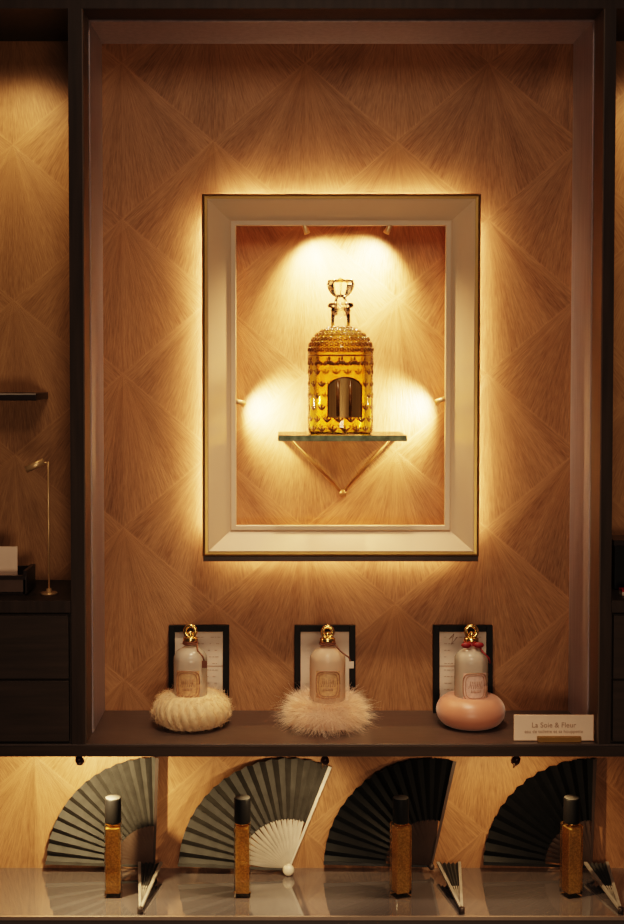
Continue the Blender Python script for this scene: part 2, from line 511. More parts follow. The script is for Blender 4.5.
# slim light strips behind the frame's outer edge, shining on the wall
ring(MB(), [(2 * k, 0.044), (9 * k, 0.044), (9 * k, 0.060), (2 * k, 0.060)]).build('strip_channel', 'cream', fr)
for (x0, x1, z0, z1) in ((-hw + 3 * k, -hw + 7 * k, -hh + 20 * k, hh - 20 * k), (hw - 7 * k, hw - 3 * k, -hh + 20 * k, hh - 20 * k),
                         (-hw + 20 * k, hw - 20 * k, hh - 7 * k, hh - 3 * k), (-hw + 20 * k, hw - 20 * k, -hh + 3 * k, -hh + 7 * k)):
    MB().box(x0, x1, 0.060, 0.062, z0, z1).build('light_strip', 'led', fr)

# glass shelf in the frame, with a V of tapered bars below it
YS = 0.068
sa, sb = P(278, 435.5, YS), P(407, 441.3, YS)
shx, shz = (sa.x + sb.x) / 2, sa.z
gs = thing('glass_shelf', 'thick green-edged glass shelf inside the lit frame, above a V of bars', 'shelf', (shx, YS, shz))
w = (sb.x - sa.x) / 2
th = sa.z - sb.z
MB().box(-w, w, 0.002, YB - YS, -th, 0).build('glass_panel', 'plate', gs)
MB().box(-w, w, 0, 0.002, -th, 0, ch=0.0006).build('glass_edge', 'edgeglass', gs)
YV = 0.185
vb = P(343, 494, YV)
for px in (289, 392):
    tp = P(px, 444, YV)
    MB().tube([(tp.x - shx, YV - YS, -th), ((tp.x + vb.x) / 2 - shx, YV - YS + 0.006, (vb.z - shz - th) / 2), (vb.x - shx, YV - YS + 0.012, vb.z - shz)], [0.0016, 0.003, 0.003], 8).build('tapered_bar', 'tapered_bar', gs)
MB().tube([(vb.x - shx, YV - YS, vb.z - shz), (vb.x - shx, YB - YS, vb.z - shz)], 0.0062, 16).build('wall_boss', 'tapered_bar', gs)


# small brass spotlights inside the frame
def spotlight(pos, aim, label, wall_dir, s=1.0):
    r = thing('spotlight', label, 'spotlight', pos, 0, 'brass spotlights inside the lit frame')
    d = (Vector(aim) - Vector(pos)).normalized()
    wd = Vector(wall_dir)
    MB().tube([wd * 0.007, Vector((0, 0, 0))], 0.0028 * s, 8).build('stem', 'brass', r)
    MB().tube([-d * 0.006 * s, d * 0.007 * s, d * 0.011 * s], [0.0042 * s, 0.0050 * s, 0.0055 * s], 12).build('lamp_head', 'brass', r)
    return d


def spot_lamp(pos, aim, energy, size, blend, col=(1, 0.70, 0.38), rad=0.004):
    l = bpy.data.lights.new('spot_lamp', 'SPOT')
    l.energy, l.spot_size, l.spot_blend, l.color, l.shadow_soft_size = energy, math.radians(size), blend, col, rad
    o = bpy.data.objects.new('spot_lamp', l)
    C.objects.link(o)
    o.location = pos
    o.rotation_euler = (Vector(aim) - Vector(pos)).to_track_quat('-Z', 'Y').to_euler()
    return o


YSP = 0.146
WARM = (1.0, 0.70, 0.37)
for (px, py, ax, ay, lab, wd, en, sz) in (
        (305, 227.5, 334, 305, 'small brass spotlight hanging inside top of lit frame, first from its left corner', (0, 0, 1), 17.0, 124),
        (389, 227.5, 350, 305, 'small brass spotlight hanging inside top of lit frame, nearer its right corner', (0, 0, 1), 17.0, 124),
        (239, 402, 292, 422, 'small brass spotlight on inner left side of lit frame, level with the bee bottle', (-1, 0, 0), 11.0, 125),
        (441.5, 400, 389, 422, 'small brass spotlight on inner right side of lit frame, level with the bee bottle', (1, 0, 0), 11.0, 125)):
    p, a = P(px, py, YSP), P(ax, ay, YB)
    d = spotlight(p, a, lab, wd)
    spot_lamp(p + d * 0.0125, a, en, sz, 1.0, WARM, 0.009)

# ------------------------------------------------------------------ the bee bottle
YBT = 0.137
kb = mm(YBT)
bx = P(340.5, 400, YBT).x
bz = shz
bb = thing('perfume_bottle', 'large round bee-embossed glass bottle of golden perfume on the lit glass shelf', 'perfume bottle', (bx, YBT, bz))
R = 32.3 * kb
H1 = 82 * kb        # top of the straight side
HD = 26 * kb        # height of the dome
RN = 9.5 * kb


def bprof(rr, z0, h1, hd, rn):
    p = [(0, z0), (rr * 0.93, z0), (rr * 0.985, z0 + 0.002), (rr, z0 + 0.005)]
    for i in range(1, 6):
        p.append((rr, z0 + 0.005 + (h1 - 0.005) * i / 5))
    for i in range(1, 11):
        a = PI / 2 * i / 10
        if rr * math.cos(a) < rn:
            break
        p.append((rr * math.cos(a), z0 + h1 + hd * math.sin(a)))
    return p


pr = bprof(R, 0.0, H1, HD, RN)
zn = H1 + HD
pr += [(RN, zn), (RN, zn + 17 * kb), (RN + 3 * kb, zn + 18 * kb), (RN + 3.4 * kb, zn + 20 * kb), (RN + 2.5 * kb, zn + 22 * kb), (RN - 2 * kb, zn + 22 * kb)]
MB().lathe(pr, 64).build('glass_body', 'glass', bb)
MB().lathe(bprof(R * 0.955, 0.005, H1 - 0.006, HD * 0.93, RN * 0.8) + [(0, zn - 3 * kb)], 64).build('perfume', 'liquid', bb)
# neck thread band and stopper
MB().torus((0, 0, zn + 15 * kb), RN + 0.0006, 0.0011, 'Z').build('neck_ring', 'crystal', bb)
sp = MB()
zs = zn + 22 * kb
sp.lathe([(0, zs - 12 * kb), (RN * 0.62, zs - 12 * kb), (RN * 0.68, zs + 1 * kb), (RN * 0.62, zs + 4 * kb), (RN * 0.5, zs + 6 * kb), (RN * 0.95, zs + 9 * kb),
          (RN * 1.3, zs + 14 * kb), (RN * 1.42, zs + 19 * kb), (RN * 1.30, zs + 23 * kb), (RN * 0.9, zs + 21 * kb), (RN * 0.35, zs + 21 * kb), (RN * 0.22, zs + 25 * kb), (0, zs + 26 * kb)], 12, smooth=False)
so = sp.build('stopper', 'crystal', bb)
rf = MB()
for i in range(12):
    a = 2 * PI * i / 12
    rf.tube([(RN * q * math.cos(a), RN * q * math.sin(a), zs + h * kb) for q, h in ((0.55, 6.5), (1.0, 9), (1.34, 14), (1.46, 19), (1.3, 23.5))], 0.0007, 6)
rf.build('cut_rib', 'crystal', so)
# raised scale pattern on the dome and rows of bees round the body
dm = MB()
rows = 6
for i in range(rows):
    a = PI / 2 * (i + 0.3) / (rows + 1.2)
    rr, z = R * math.cos(a), H1 + HD * math.sin(a)
    n = max(8, int(2 * PI * rr / (5.0 * kb)))
    for j in range(n):
        b = 2 * PI * (j + 0.5 * (i % 2)) / n
        m = Matrix.Translation((rr * math.cos(b), rr * math.sin(b), z)) @ Matrix.Rotation(b, 4, 'Z') @ Matrix.Rotation(-a, 4, 'Y')
        dm.torus((0, 0, 0), 1.75 * kb, 0.72 * kb, 'X', 8, 4, m)
dm.torus((0, 0, H1 - 4 * kb), R + 0.0002, 0.0011, 'Z', 64, 6)
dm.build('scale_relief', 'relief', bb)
be = MB()


def bee(mb, m, s):
    mb.ball((0, 0, 0), 1.0 * s, 0.45, 0.8, 1.7, 8, m)
    mb.ball((0, 0, 2.0 * s), 0.7 * s, 0.5, 1, 0.9, 6, m)
    for q in (-1, 1):
        w_ = m @ Matrix.Translation((0, q * 1.7 * s, 0.2 * s)) @ Matrix.Rotation(q * -0.75, 4, 'X')
        mb.ball((0, 0, 0), 1.0 * s, 0.3, 0.75, 2.0, 6, w_)


for i, z in enumerate((71.5, 61, 49, 37.5, 26, 14.5, 5)):
    n = 16 if i == 0 else 17
    for j in range(n):
        b = 2 * PI * (j + 0.5 * (i % 2)) / n
        front = math.atan2(math.sin(b + PI / 2 - 0.1), math.cos(b + PI / 2 - 0.1))
        if abs(front) < 0.62 and 16 < z < 64:
            continue
        m = Matrix.Translation((R * math.cos(b), R * math.sin(b), z * kb)) @ Matrix.Rotation(b, 4, 'Z')
        if i == 0:                                   # garland row
            for q in (-1.2, -0.4, 0.4, 1.2):
                be.ball((0, q * 3.2 * kb, (1 - abs(q)) * 1.7 * kb - 1.5 * kb), 1.9 * kb, 0.35, 1, 1, 8, m)
            be.ball((0, 0, 3.2 * kb), 1.3 * kb, 0.4, 1, 1.6, 6, m)
        else:
            bee(be, m, 1.5 * kb)
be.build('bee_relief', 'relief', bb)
# arched bronze label wrapped on the front
lb = MB()
aw, az0, az1 = 17 * kb / R, 17 * kb, 56.5 * kb
NA, NZ = 16, 12
for layer, (q0, rr) in enumerate(((1.0, R + 0.0012),)):
    vs, fs = [], []
    for i in range(NA + 1):
        s_ = -1 + 2 * i / NA
        ang = -PI / 2 + 0.1 + s_ * aw
        ztop = az1 - (1 - math.sqrt(max(0, 1 - (abs(s_) * 0.92) ** 2))) * 14 * kb
        for j in range(NZ + 1):
            z = az0 + (ztop - az0) * j / NZ
            vs.append((rr * math.cos(ang), rr * math.sin(ang), z))
    for i in range(NA):
        for j in range(NZ):
            fs.append((i * (NZ + 1) + j, (i + 1) * (NZ + 1) + j, (i + 1) * (NZ + 1) + j + 1, i * (NZ + 1) + j + 1))
    lb.add(vs, fs, True)
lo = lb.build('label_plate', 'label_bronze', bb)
lb = MB()
pts = []
for i in range(NA + 1):
    s_ = -1 + 2 * i / NA
    ang = -PI / 2 + 0.1 + s_ * aw
    pts.append(((R + .0014) * math.cos(ang), (R + .0014) * math.sin(ang), az1 - (1 - math.sqrt(max(0, 1 - (abs(s_) * 0.92) ** 2))) * 14 * kb))
e0 = (pts[0][0], pts[0][1], az0)
e1 = (pts[-1][0], pts[-1][1], az0)
lb.tube([e0] + pts + [e1], 0.0011, 6)
for s_ in (-0.42, 0.28):                             # added ridges imitating the plate's upright reflections
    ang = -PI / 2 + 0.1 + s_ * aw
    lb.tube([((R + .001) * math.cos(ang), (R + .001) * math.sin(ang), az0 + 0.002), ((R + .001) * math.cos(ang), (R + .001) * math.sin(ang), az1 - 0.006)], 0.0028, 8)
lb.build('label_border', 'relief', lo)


# ------------------------------------------------------------------ shelf displays
def cyl_patch(mb, r, a0, a1, z0, z1, n=10):
    vs, fs = [], []
    for i in range(n + 1):
        a = a0 + (a1 - a0) * i / n
        vs += [(r * math.cos(a), r * math.sin(a), z0), (r * math.cos(a), r * math.sin(a), z1)]
    for i in range(n):
        fs.append((2 * i, 2 * i + 2, 2 * i + 3, 2 * i + 1))
    return mb.add(vs, fs, True)


def bow_ribbon(r, zc, rr, mat):
    b = MB()
    b.torus((0, 0, zc), rr, 0.0016, 'Z')
    b.torus((0, 0, zc + 0.003), rr * 0.95, 0.0014, 'Z')
    return b.build('ribbon', mat, r)


def small_bottle(px, base_py, top_py, half, body, lab_mat, label, ribbon, tag_dx, ybt=0.112, label_dx=0.0):
    kk = mm(ybt)
    p = P(px, base_py, ybt)
    r = thing('perfume_bottle', label, 'perfume bottle', p, 0, 'perfume bottles set in powder puffs')
    RR = half * kk
    h = (base_py - top_py) * kk
    hb = h * 0.52
    hd = h * 0.165
    rn = RR * 0.34
    pr = bprof(RR, 0, hb, hd, rn)
    zn = hb + hd
    MB().lathe(pr + [(rn, zn), (rn, zn + h * 0.06), (0, zn + h * 0.06)], 40).build('glass_body', body, r)
    zt = zn + h * 0.05
    cap = MB()
    cap.lathe([(0, zt), (rn * 1.25, zt), (rn * 1.25, zt + h * 0.055), (rn * 0.8, zt + h * 0.075), (0, zt + h * 0.075)], 24)
    st_ = cap.build('stopper', 'gold', r)
    kn = MB()
    rk = h * 0.068
    kn.torus((0, 0, zt + h * 0.07 + rk), rk, rk * 0.36, 'Y')
    kn.ball((0, 0, zt + h * 0.07 + rk * 0.5), rk * 0.55)
    kn.build('stopper_ring', 'gold', st_)
    rb = bow_ribbon(r, zn + h * 0.035, rn * 1.25, ribbon)
    tl = MB()
    x1 = tag_dx * kk
    pts = [(rn * 1.2, -rn * 0.8, zn + h * 0.035), (x1 * 0.55, -RR * 0.7, zn - h * 0.03), (x1 * 0.9, -RR * 0.85, zn - h * 0.10), (x1, -RR * 0.8, zn - h * 0.17)]
    tl.tube(pts, 0.0014, 6)
    if ribbon == 'ribbon_red':
        for q in (-1, 1):
            tl.ball((q * rn * 1.1, -rn * 1.5, zn + h * 0.04), rn * 0.75, 1.2, 0.5, 0.7)
    tl.build('bow' if ribbon == 'ribbon_red' else 'tail', ribbon, rb)
    if ribbon != 'ribbon_red':
        MB().box(x1 - 0.0045, x1 + 0.0045, -RR * 0.82 - 0.001, -RR * 0.82, zn - h * 0.24, zn - h * 0.15, ch=0.0004).build('tag', 'tag' if tag_dx > 20 else 'ribbon_brown', r)
    # label with a dark ornamental border and scroll marks
    a = 12.5 / half
    c0 = -PI / 2 + label_dx
    z0, z1 = h * 0.07, h * 0.07 + 27 * kk
    lo = cyl_patch(MB(), RR + 0.0006, c0 - a, c0 + a, z0, z1).build('label', lab_mat, r)
    orn = MB()
    for rr_, da, dz in ((RR + 0.0009, 0.0, 0.0), (RR + 0.0009, 0.16, 0.0033)):
        ring_ = []
        for i in range(33):
            q = 2 * PI * i / 32
            ex = 0.55
            cx_, cz_ = math.copysign(abs(math.cos(q)) ** ex, math.cos(q)), math.copysign(abs(math.sin(q)) ** ex, math.sin(q))
            ang = c0 + (a - da) * cx_
            ring_.append((rr_ * math.cos(ang), rr_ * math.sin(ang), (z0 + z1) / 2 + ((z1 - z0) / 2 - dz) * cz_))
        orn.tube(ring_, 0.00055 if da else 0.0009, 5)
    for z, half_w in ((0.62, 0.5), (0.48, 0.62), (0.33, 0.4)):
        n = 7
        for j in range(n):
            q = (-1 + 2 * (j + 0.5) / n) * half_w
            ang = c0 + a * q
            zz = z0 + (z1 - z0) * z
            dh = (z1 - z0) * (0.055 if z != 0.62 else 0.09)
            orn.tube([(((RR + .0008) * math.cos(ang)), (RR + .0008) * math.sin(ang), zz - dh), ((RR + .0008) * math.cos(ang + 0.02), (RR + .0008) * math.sin(ang + 0.02), zz + dh)], 0.0005, 4)
    orn.build('ornament', 'label_line', lo)
    return r


def strands(mb, n, origin_fn, length, width, droop, rnd):
    for _ in range(n):
        p, d = origin_fn(rnd)
        L = length * rnd.uniform(0.6, 1.25)
        side = d.cross(Vector((rnd.uniform(-1, 1), rnd.uniform(-1, 1), rnd.uniform(-1, 1)))).normalized()
        bend = Vector((rnd.uniform(-1, 1), rnd.uniform(-1, 1), rnd.uniform(-1, 1))) * L * 0.35
        vs, fs = [], []
        seg = 4
        for i in range(seg + 1):
            t_ = i / seg
            q = p + d * L * t_ + bend * t_ * t_ - Vector((0, 0, droop * L * t_ * t_))
            ww = width * (1 - 0.85 * t_)
            vs += [q - side * ww, q + side * ww]
        for i in range(seg):
            fs.append((2 * i, 2 * i + 1, 2 * i + 3, 2 * i + 2))
        mb.add(vs, fs, True)


YP = 0.112
kp = mm(YP)


def puff_profile(Rp, hgt, dip, n=14):
    pr = [(0, 0), (Rp * 0.55, 0)]
    for i in range(n + 1):
        a = -PI / 2 + PI * i / n
        pr.append((Rp * 0.55 + Rp * 0.45 * math.cos(a), hgt / 2 + hgt / 2 * math.sin(a)))
    pr += [(Rp * 0.3, hgt - dip * 0.6), (0, hgt - dip)]
    return pr


# 1 cream wool puff, left
r1 = thing('powder_puff', 'round cream yarn powder puff with swirled strands, under the clear bottle', 'powder puff', (P(192, 726, YP).x, YP, ZS), 0, 'powder puffs along the shelf')
Rp, hp = 39.5 * kp, 33 * kp


def swirl(rr, z, a, j):
    q = abs(math.sin(13 * a + 3.2 * z / hp + 0.5 * math.sin(3 * a)))
    f = min(1, rr / (Rp * 0.6))
    return rr * (1 + 0.055 * f * (q - 0.6)), z


MB().lathe(puff_profile(Rp * 0.97, hp, 0.006, 18), 160, mod=swirl).build('puff_body', 'wool', r1)
rnd = random.Random(3)


def wool_origin(rn):
    a, e = rn.uniform(0, 2 * PI), rn.uniform(-0.9, 1.4)
    rr = Rp * 0.55 + Rp * 0.43 * math.cos(e)
    p = Vector((rr * math.cos(a), rr * math.sin(a), hp / 2 + hp / 2 * math.sin(e)))
    tang = Vector((-math.sin(a), math.cos(a), 0))
    nrm = Vector((math.cos(a) * math.cos(e), math.sin(a) * math.cos(e), math.sin(e)))
    up = nrm.cross(tang)
    return p - nrm * 0.001, (nrm * 0.25 + tang * 0.35 + up * rn.choice((-1, 1)) * 0.8).normalized()


fz = MB()
strands(fz, 2200, wool_origin, 0.012, 0.00045, 0.0, rnd)
for v in fz.v:
    v.z = max(v.z, 0.0008)
fz.build('yarn_fuzz', 'wool', r1)

# 2 blush feather puff, middle
r2 = thing('powder_puff', 'fluffy blush feather powder puff with splayed wisps, under the peach bottle', 'powder puff', (P(326, 726, YP).x, YP, ZS), 0, 'powder puffs along the shelf')
Rq, hq = 35 * kp, 26 * kp
MB().lathe(puff_profile(Rq, hq, 0.004), 48).build('puff_body', 'feather', r2)


def feather_origin(rn):
    a = rn.uniform(0, 2 * PI)
    e = rn.uniform(-0.75, 1.45)
    rr = Rq * 0.5 + Rq * 0.5 * math.cos(e) * rn.uniform(0.8, 1)
    p = Vector((rr * math.cos(a) * 0.97, rr * math.sin(a) * 0.97, max(0.003, hq / 2 + hq / 2 * math.sin(e))))
    e2 = e * 0.62 + 0.12 + rn.uniform(-0.25, 0.25)
    d = Vector((math.cos(a + rn.uniform(-.5, .5)) * math.cos(e2), math.sin(a + rn.uniform(-.5, .5)) * math.cos(e2), math.sin(e2)))
    if math.hypot(p.x, p.y) < 0.034:
        p.x, p.y = 0.0025 + 0.0335 * math.cos(a), 0.0335 * math.sin(a)
        d = Vector((math.cos(a) * 0.9, math.sin(a) * 0.9, 0.35)).normalized()
    elif math.hypot(p.x, p.y) < 0.036:
        d = Vector((d.x * 1.5, d.y * 1.5, abs(d.z) * 0.6 + 0.1)).normalized()
        p += Vector((math.cos(a), math.sin(a), 0)) * 0.012
    return p, d.normalized()


fz = MB()
strands(fz, 6500, feather_origin, 0.017, 0.00042, 0.25, random.Random(5))
strands(fz, 2600, feather_origin, 0.030, 0.00036, 0.32, random.Random(8))
for v in fz.v:                                       # strands rest on the shelf and stay clear of the print behind
    v.z = max(v.z, 0.0008)
    v.y = min(v.y, 0.0725)
    rad = math.hypot(v.x - 0.0025, v.y)
    if rad < 0.0355 and v.z > 0.012:                  # none of them runs through the bottle
        f = 0.0355 / max(rad, 0.001)
        v.x, v.y = 0.0025 + (v.x - 0.0025) * f, v.y * f
fz.build('feather_wisps', 'feather', r2)

# 3 peach satin puff, right
r3 = thing('powder_puff', 'smooth peach satin ring-shaped powder puff, under the bottle with red ribbon', 'powder puff', (P(470.5, 726, YP).x, YP, ZS), 0, 'powder puffs along the shelf')
MB().lathe(puff_profile(34.5 * kp, 31 * kp, 0.007, 24), 64).build('puff_body', 'peach', r3)

small_bottle(190.5, 699.5, 620, 17, 'frosted', 'label_tan', 'clear frosted perfume bottle with gold stopper and brown tassel, in the cream yarn puff', 'ribbon_brown', 15, label_dx=-0.12)
small_bottle(327.5, 699.3, 621, 18, 'peach_glass', 'label_tan', 'peach perfume bottle with gold ring stopper and brown ribbon, in the feather puff', 'ribbon_brown', 23)
small_bottle(471, 702, 620, 16.8, 'frosted', 'label_pink', 'clear perfume bottle with red bow and pink label, in the peach satin puff', 'ribbon_red', 17, label_dx=0.12)


# framed prints leaning on the wall
def print_frame(px0, px1, top, label, mark):
    yb, yt = 0.188, 0.2065
    x0, x1 = P(px0, 660, 0.19).x, P(px1, 660, 0.19).x
    zt = P(280, top, 0.195).z - ZS
    W = (x1 - x0) / 2
    lean = math.atan2(yt - yb - 0.012, zt)
    r = thing('picture_frame', label, 'picture frame', ((x0 + x1) / 2, yb, ZS), 0, 'black framed prints behind the puffs')
    r.rotation_euler = (-lean, 0, 0)
    b = 6.2 * mm(0.19)
    f = MB()
    f.box(-W, -W + b, 0, 0.011, 0, zt, ch=0.0007).box(W - b, W, 0, 0.011, 0, zt, ch=0.0007)
    f.box(-W + b, W - b, 0, 0.011, 0, b, ch=0.0007).box(-W + b, W - b, 0, 0.011, zt - b, zt, ch=0.0007)
    f.build('frame', 'black_frame', r)
    p = MB().box(-W + b * 0.8, W - b * 0.8, 0.006, 0.0095, b * 0.8, zt - b * 0.8).build('print', 'paper', r)
    d = MB()
    rn = random.Random(mark)
    if mark != 2:
        d.box(-W + b, W - b, 0.0054, 0.006, zt * 0.53, zt * 0.53 + 0.0009)
    for j in range(9):
        z = zt * (0.86 - 0.075 * j)
        x = -W * 0.62
        while x < W * 0.62:
            l = rn.uniform(0.002, 0.006)
            if rn.random() < 0.6:
                d.box(x, x + l, 0.0054, 0.006, z, z + 0.0007)
            x += l + 0.002
    d.build('faint_marks', 'ink' if mark != 2 else 'paper', p)
    if mark == 3:
        e = MB()
        e.tube([(-W * .45, 0.0052, zt * .84), (-W * .3, 0.0052, zt * .9), (-W * .38, 0.0052, zt * .78), (-W * .2, 0.0052, zt * .86)], 0.0007, 5)
        e.build('flourish', 'ink', p)
    return r


print_frame(168.5, 229, 625.5, 'black framed print leaning on the wall behind the clear frosted bottle', 1)
print_frame(294.5, 355.5, 625.5, 'black framed print leaning on the wall behind the peach bottle', 2)
print_frame(433.5, 493, 625.5, 'black framed print leaning on the wall behind the red-ribboned bottle', 3)


# ------------------------------------------------------------------ text card on its gold foot
def text(body, size, mat, parent, loc, name='lettering'):
    c = bpy.data.curves.new(name, 'FONT')
    c.body, c.size, c.align_x, c.align_y = body, size, 'CENTER', 'CENTER'
    c.extrude = 0.0001
    c.materials.append(MAT[mat])
    f = bpy.data.objects.new(name, c)
    me = bpy.data.meshes.new_from_object(f)          # the letters as one plain mesh
    bpy.data.objects.remove(f)
    bpy.data.curves.remove(c)
    if not me.materials:
        me.materials.append(MAT[mat])
    o = bpy.data.objects.new(name, me)
    C.objects.link(o)
    o.parent = parent
    o.location = loc
    o.rotation_euler = (PI / 2, 0, 0)
    return o


YCD = 0.016
ca, cb_ = P(514, 715, YCD), P(593.5, 740.3, YCD)
cw, chh = (cb_.x - ca.x) / 2, ca.z - ZS
cd_ = thing('place_card', 'wide cream text card on a gold foot at the shelf front', 'card', ((ca.x + cb_.x) / 2, YCD, ZS))
MB().box(-cw, cw, 0, 0.0025, 0.001, chh, ch=0.0004).build('card', 'card', cd_)
kc = mm(YCD)
MB().box(-17 * kc, 27 * kc, -0.008, 0, 0, 5.4 * kc, ch=0.0006).build('gold_foot', 'antique', cd_)
text('La Soie & Fleur', 0.0118, 'ink_dark', cd_, (0.0, -0.0003, chh * 0.61))
text('eau de toilette et sa houppette', 0.0076, 'ink_dark', cd_, (0.0, -0.0003, chh * 0.37))


# ------------------------------------------------------------------ open fans
def open_fan(px, py, a0, a1, Rpx, label, leaf, ribm, guardm, beadm, n=17, y=0.186, ri=0.44, bead_r=3.2):
    kf = mm(y)
    p = P(px, py, y)
    p.z = max(p.z, ZC + bead_r * kf * 1.02)
    r = thing('folding_fan', label, 'fan', p, 0, 'open folding fans along the counter')
    r.rotation_euler = (-math.radians(2.0), 0, 0)
    RR = Rpx * kf
    A0, A1 = math.radians(a0), math.radians(a1)

    def at(a, rad, dy):
        return (rad * math.cos(a), dy, rad * math.sin(a))
    # pleated leaf
    vs, fs = [], []
    m = 2 * n
    NR = 3
    for i in range(m + 1):
        a = A0 + (A1 - A0) * i / m
        for j in range(NR + 1):
            rad = RR * (ri + (0.995 - ri) * j / NR)
            amp = 0.0055 * rad / RR
            vs.append(at(a, rad, -amp if i % 2 == 0 else amp))
    for i in range(m):
        for j in range(NR):
            fs.append((i * (NR + 1) + j, (i + 1) * (NR + 1) + j, (i + 1) * (NR + 1) + j + 1, i * (NR + 1) + j + 1))
    MB().add(vs, fs).build('leaf', leaf, r)
    # ribs: thin tapered sticks, overlapping like shingles
    for i in range(n + 1):
        a = A0 + (A1 - A0) * i / n
        guard = i in (0, n)
        ln = RR if guard else RR * (ri + 0.008)
        w0, w1 = 0.0016, (0.0034 if guard else 0.0045)
        tt = 0.0013 if guard else 0.0006
        dy = -0.0062 if guard and i == 0 else (-0.0062 if guard else -0.0028 + 0.0001 * i)
        u, nrm = Vector((math.cos(a), 0, math.sin(a))), Vector((-math.sin(a), 0, math.cos(a)))
        st0 = -0.004
        vs = []
        tilt = 0.0 if guard else 0.0021
        for (l, w_) in ((st0, w0), (ln * 0.5, w1 if not guard else (w0 + w1) / 2), (ln, w1 * 0.92)):
            for q, dd in ((-1, 0), (1, 0), (1, tt), (-1, tt)):
                vs.append(u * l + nrm * q * w_ + Vector((0, dy + dd + q * tilt, 0)))
        fs = []
        for s in range(2):
            for q in range(4):
                fs.append((s * 4 + q, s * 4 + (q + 1) % 4, s * 4 + 4 + (q + 1) % 4, s * 4 + 4 + q))
        fs += [(0, 1, 2, 3), (8, 9, 10, 11)]
        MB().add(vs, fs).build('guard' if guard else 'rib', (leaf if i == 0 else guardm) if guard else ribm, r)
    b = MB()
    b.ball((0, -0.007, 0), bead_r * kf, 1, 0.8, 1)
    b.build('pivot', beadm, r)
    return r


open_fan(154.5, 865.5, 178, 88.5, 110, 'open grey pleated fan with brown ribs, behind the first amber bottle', 'fan_grey', 'rib_brown', 'rib_dark', 'rib_dark', n=14, ri=0.36)
open_fan(288.5, 872, 177.5, 68, 112, 'open grey pleated fan with pale bone ribs and ivory pivot, behind an amber bottle', 'fan_grey', 'rib_pale', 'rib_pale', 'bead', n=16, y=0.178, ri=0.44, bead_r=6)
open_fan(431, 865.5, 178, 77.5, 109, 'open glossy black fan whose outer stick slants right, behind the third amber bottle', 'fan_black', 'rib_dark', 'rib_dark', 'rib_dark', n=15, ri=0.42)
open_fan(590.5, 866, 178, 88, 109, 'open black fan with an upright outer stick, behind the amber bottle furthest right', 'fan_black', 'rib_dark', 'rib_dark', 'rib_dark', n=13, ri=0.42)


# nearly closed fans lying on the counter, pivot to the front
def closed_fan(px, label, spread=13.0, z0=0.004):
    r = thing('closed_fan', label, 'fan', (P(px, 917, 0.012).x, 0.014, ZC), 0, 'closed fans lying on the counter')
    L = 0.168
    rise = math.atan2(0.015, L)
    r.rotation_euler = (rise, 0, 0)
    n = 5
    sp_ = math.radians(spread)
    m = 2 * n
    vs, fs = [], []
    for i in range(m + 1):
        a = -sp_ / 2 + sp_ * i / m
        for rad in (L * 0.42, L * 0.98):
            vs.append((rad * math.sin(a), rad * math.cos(a), z0 + (0.004 if i % 2 else 0.0) * rad / L))
    for i in range(m):
        fs.append((2 * i, 2 * i + 2, 2 * i + 3, 2 * i + 1))
    MB().add(vs, fs).build('leaf', 'fan_grey', r)
    for i in range(n + 1):
        a = -sp_ / 2 + sp_ * i / n
        guard = i in (0, n)
        ln = L if guard else L * 0.5
        u = Matrix.Rotation(-a, 4, 'Z')
        vs = []
        for (l, w_) in ((-0.002, 0.0022), (ln, 0.0026 if guard else 0.0022)):
            for q, z in ((-1, 0), (1, 0), (1, 1), (-1, 1)):
                vs.append(u @ Vector((q * w_, l, z0 - 0.001 + z * (0.0045 if guard else 0.002))))
        MB().add(vs, [(0, 1, 2, 3), (4, 5, 6, 7), (0, 1, 5, 4), (1, 2, 6, 5), (2, 3, 7, 6), (3, 0, 4, 7)]).build('guard' if guard else 'rib', 'rib_grey', r)
    b = MB()
    b.tube([(0, 0, 0.0002), (0, 0, z0 + 0.006)], 0.0045, 12)
    b.build('pivot', 'rib_dark', r)
    return r


closed_fan(140, 'nearly closed grey fan lying between the first and second amber bottles')
closed_fan(462, 'nearly closed grey fan lying right of the third amber bottle, under a black fan')
closed_fan(621, 'nearly closed grey fan lying right of the last amber bottle, near the photo edge')
closed_fan(-36, 'nearly closed grey fan at far left of the counter, cut off by the photo edge')


# ------------------------------------------------------------------ tall amber bottles
def tall_bottle(px, py, wpx, rz, liquidm, label, hpx=74):
    y = 0.088
    kk = mm(y)
    p = P(px, py, y)
    p.z = ZC
    r = thing('perfume_bottle', label, 'perfume bottle', p, rz, 'tall amber bottles on the counter')
    W = wpx * kk / 2
    h = hpx * kk
    body = MB()
    pr = [(1, 0), (1, h - 0.006), (0.93, h - 0.002), (0.62, h)]
    body.box(-W, W, -W, W, 0, h, ch=0.0022)
    body.build('glass_body', 'thick_glass', r)
    MB().box(-W + 0.0026, W - 0.0026, -W + 0.0026, W - 0.0026, 0.0065, h - 0.006, ch=0.0014).build('perfume', liquidm, r)
    nk = 7.4 * kk
    MB().lathe([(0, h - 0.002), (nk, h - 0.002), (nk, h + 0.004), (0, h + 0.004)], 28).build('collar', 'gold', r)
    ch_ = 26.5 * kk
    rc = 8.3 * kk
    cp = MB().lathe([(0, h + 0.002), (rc * 0.97, h + 0.002), (rc, h + 0.004), (rc, h + ch_ - 0.003), (rc * 0.96, h + ch_ - 0.001), (0, h + ch_ - 0.001)], 32).build('cap', 'cap', r)
    MB().lathe([(0, h + ch_ - 0.001), (rc * 0.93, h + ch_ - 0.001), (rc * 0.9, h + ch_), (0, h + ch_)], 32).build('cap_disc', 'cap_highlight', cp)
    return r


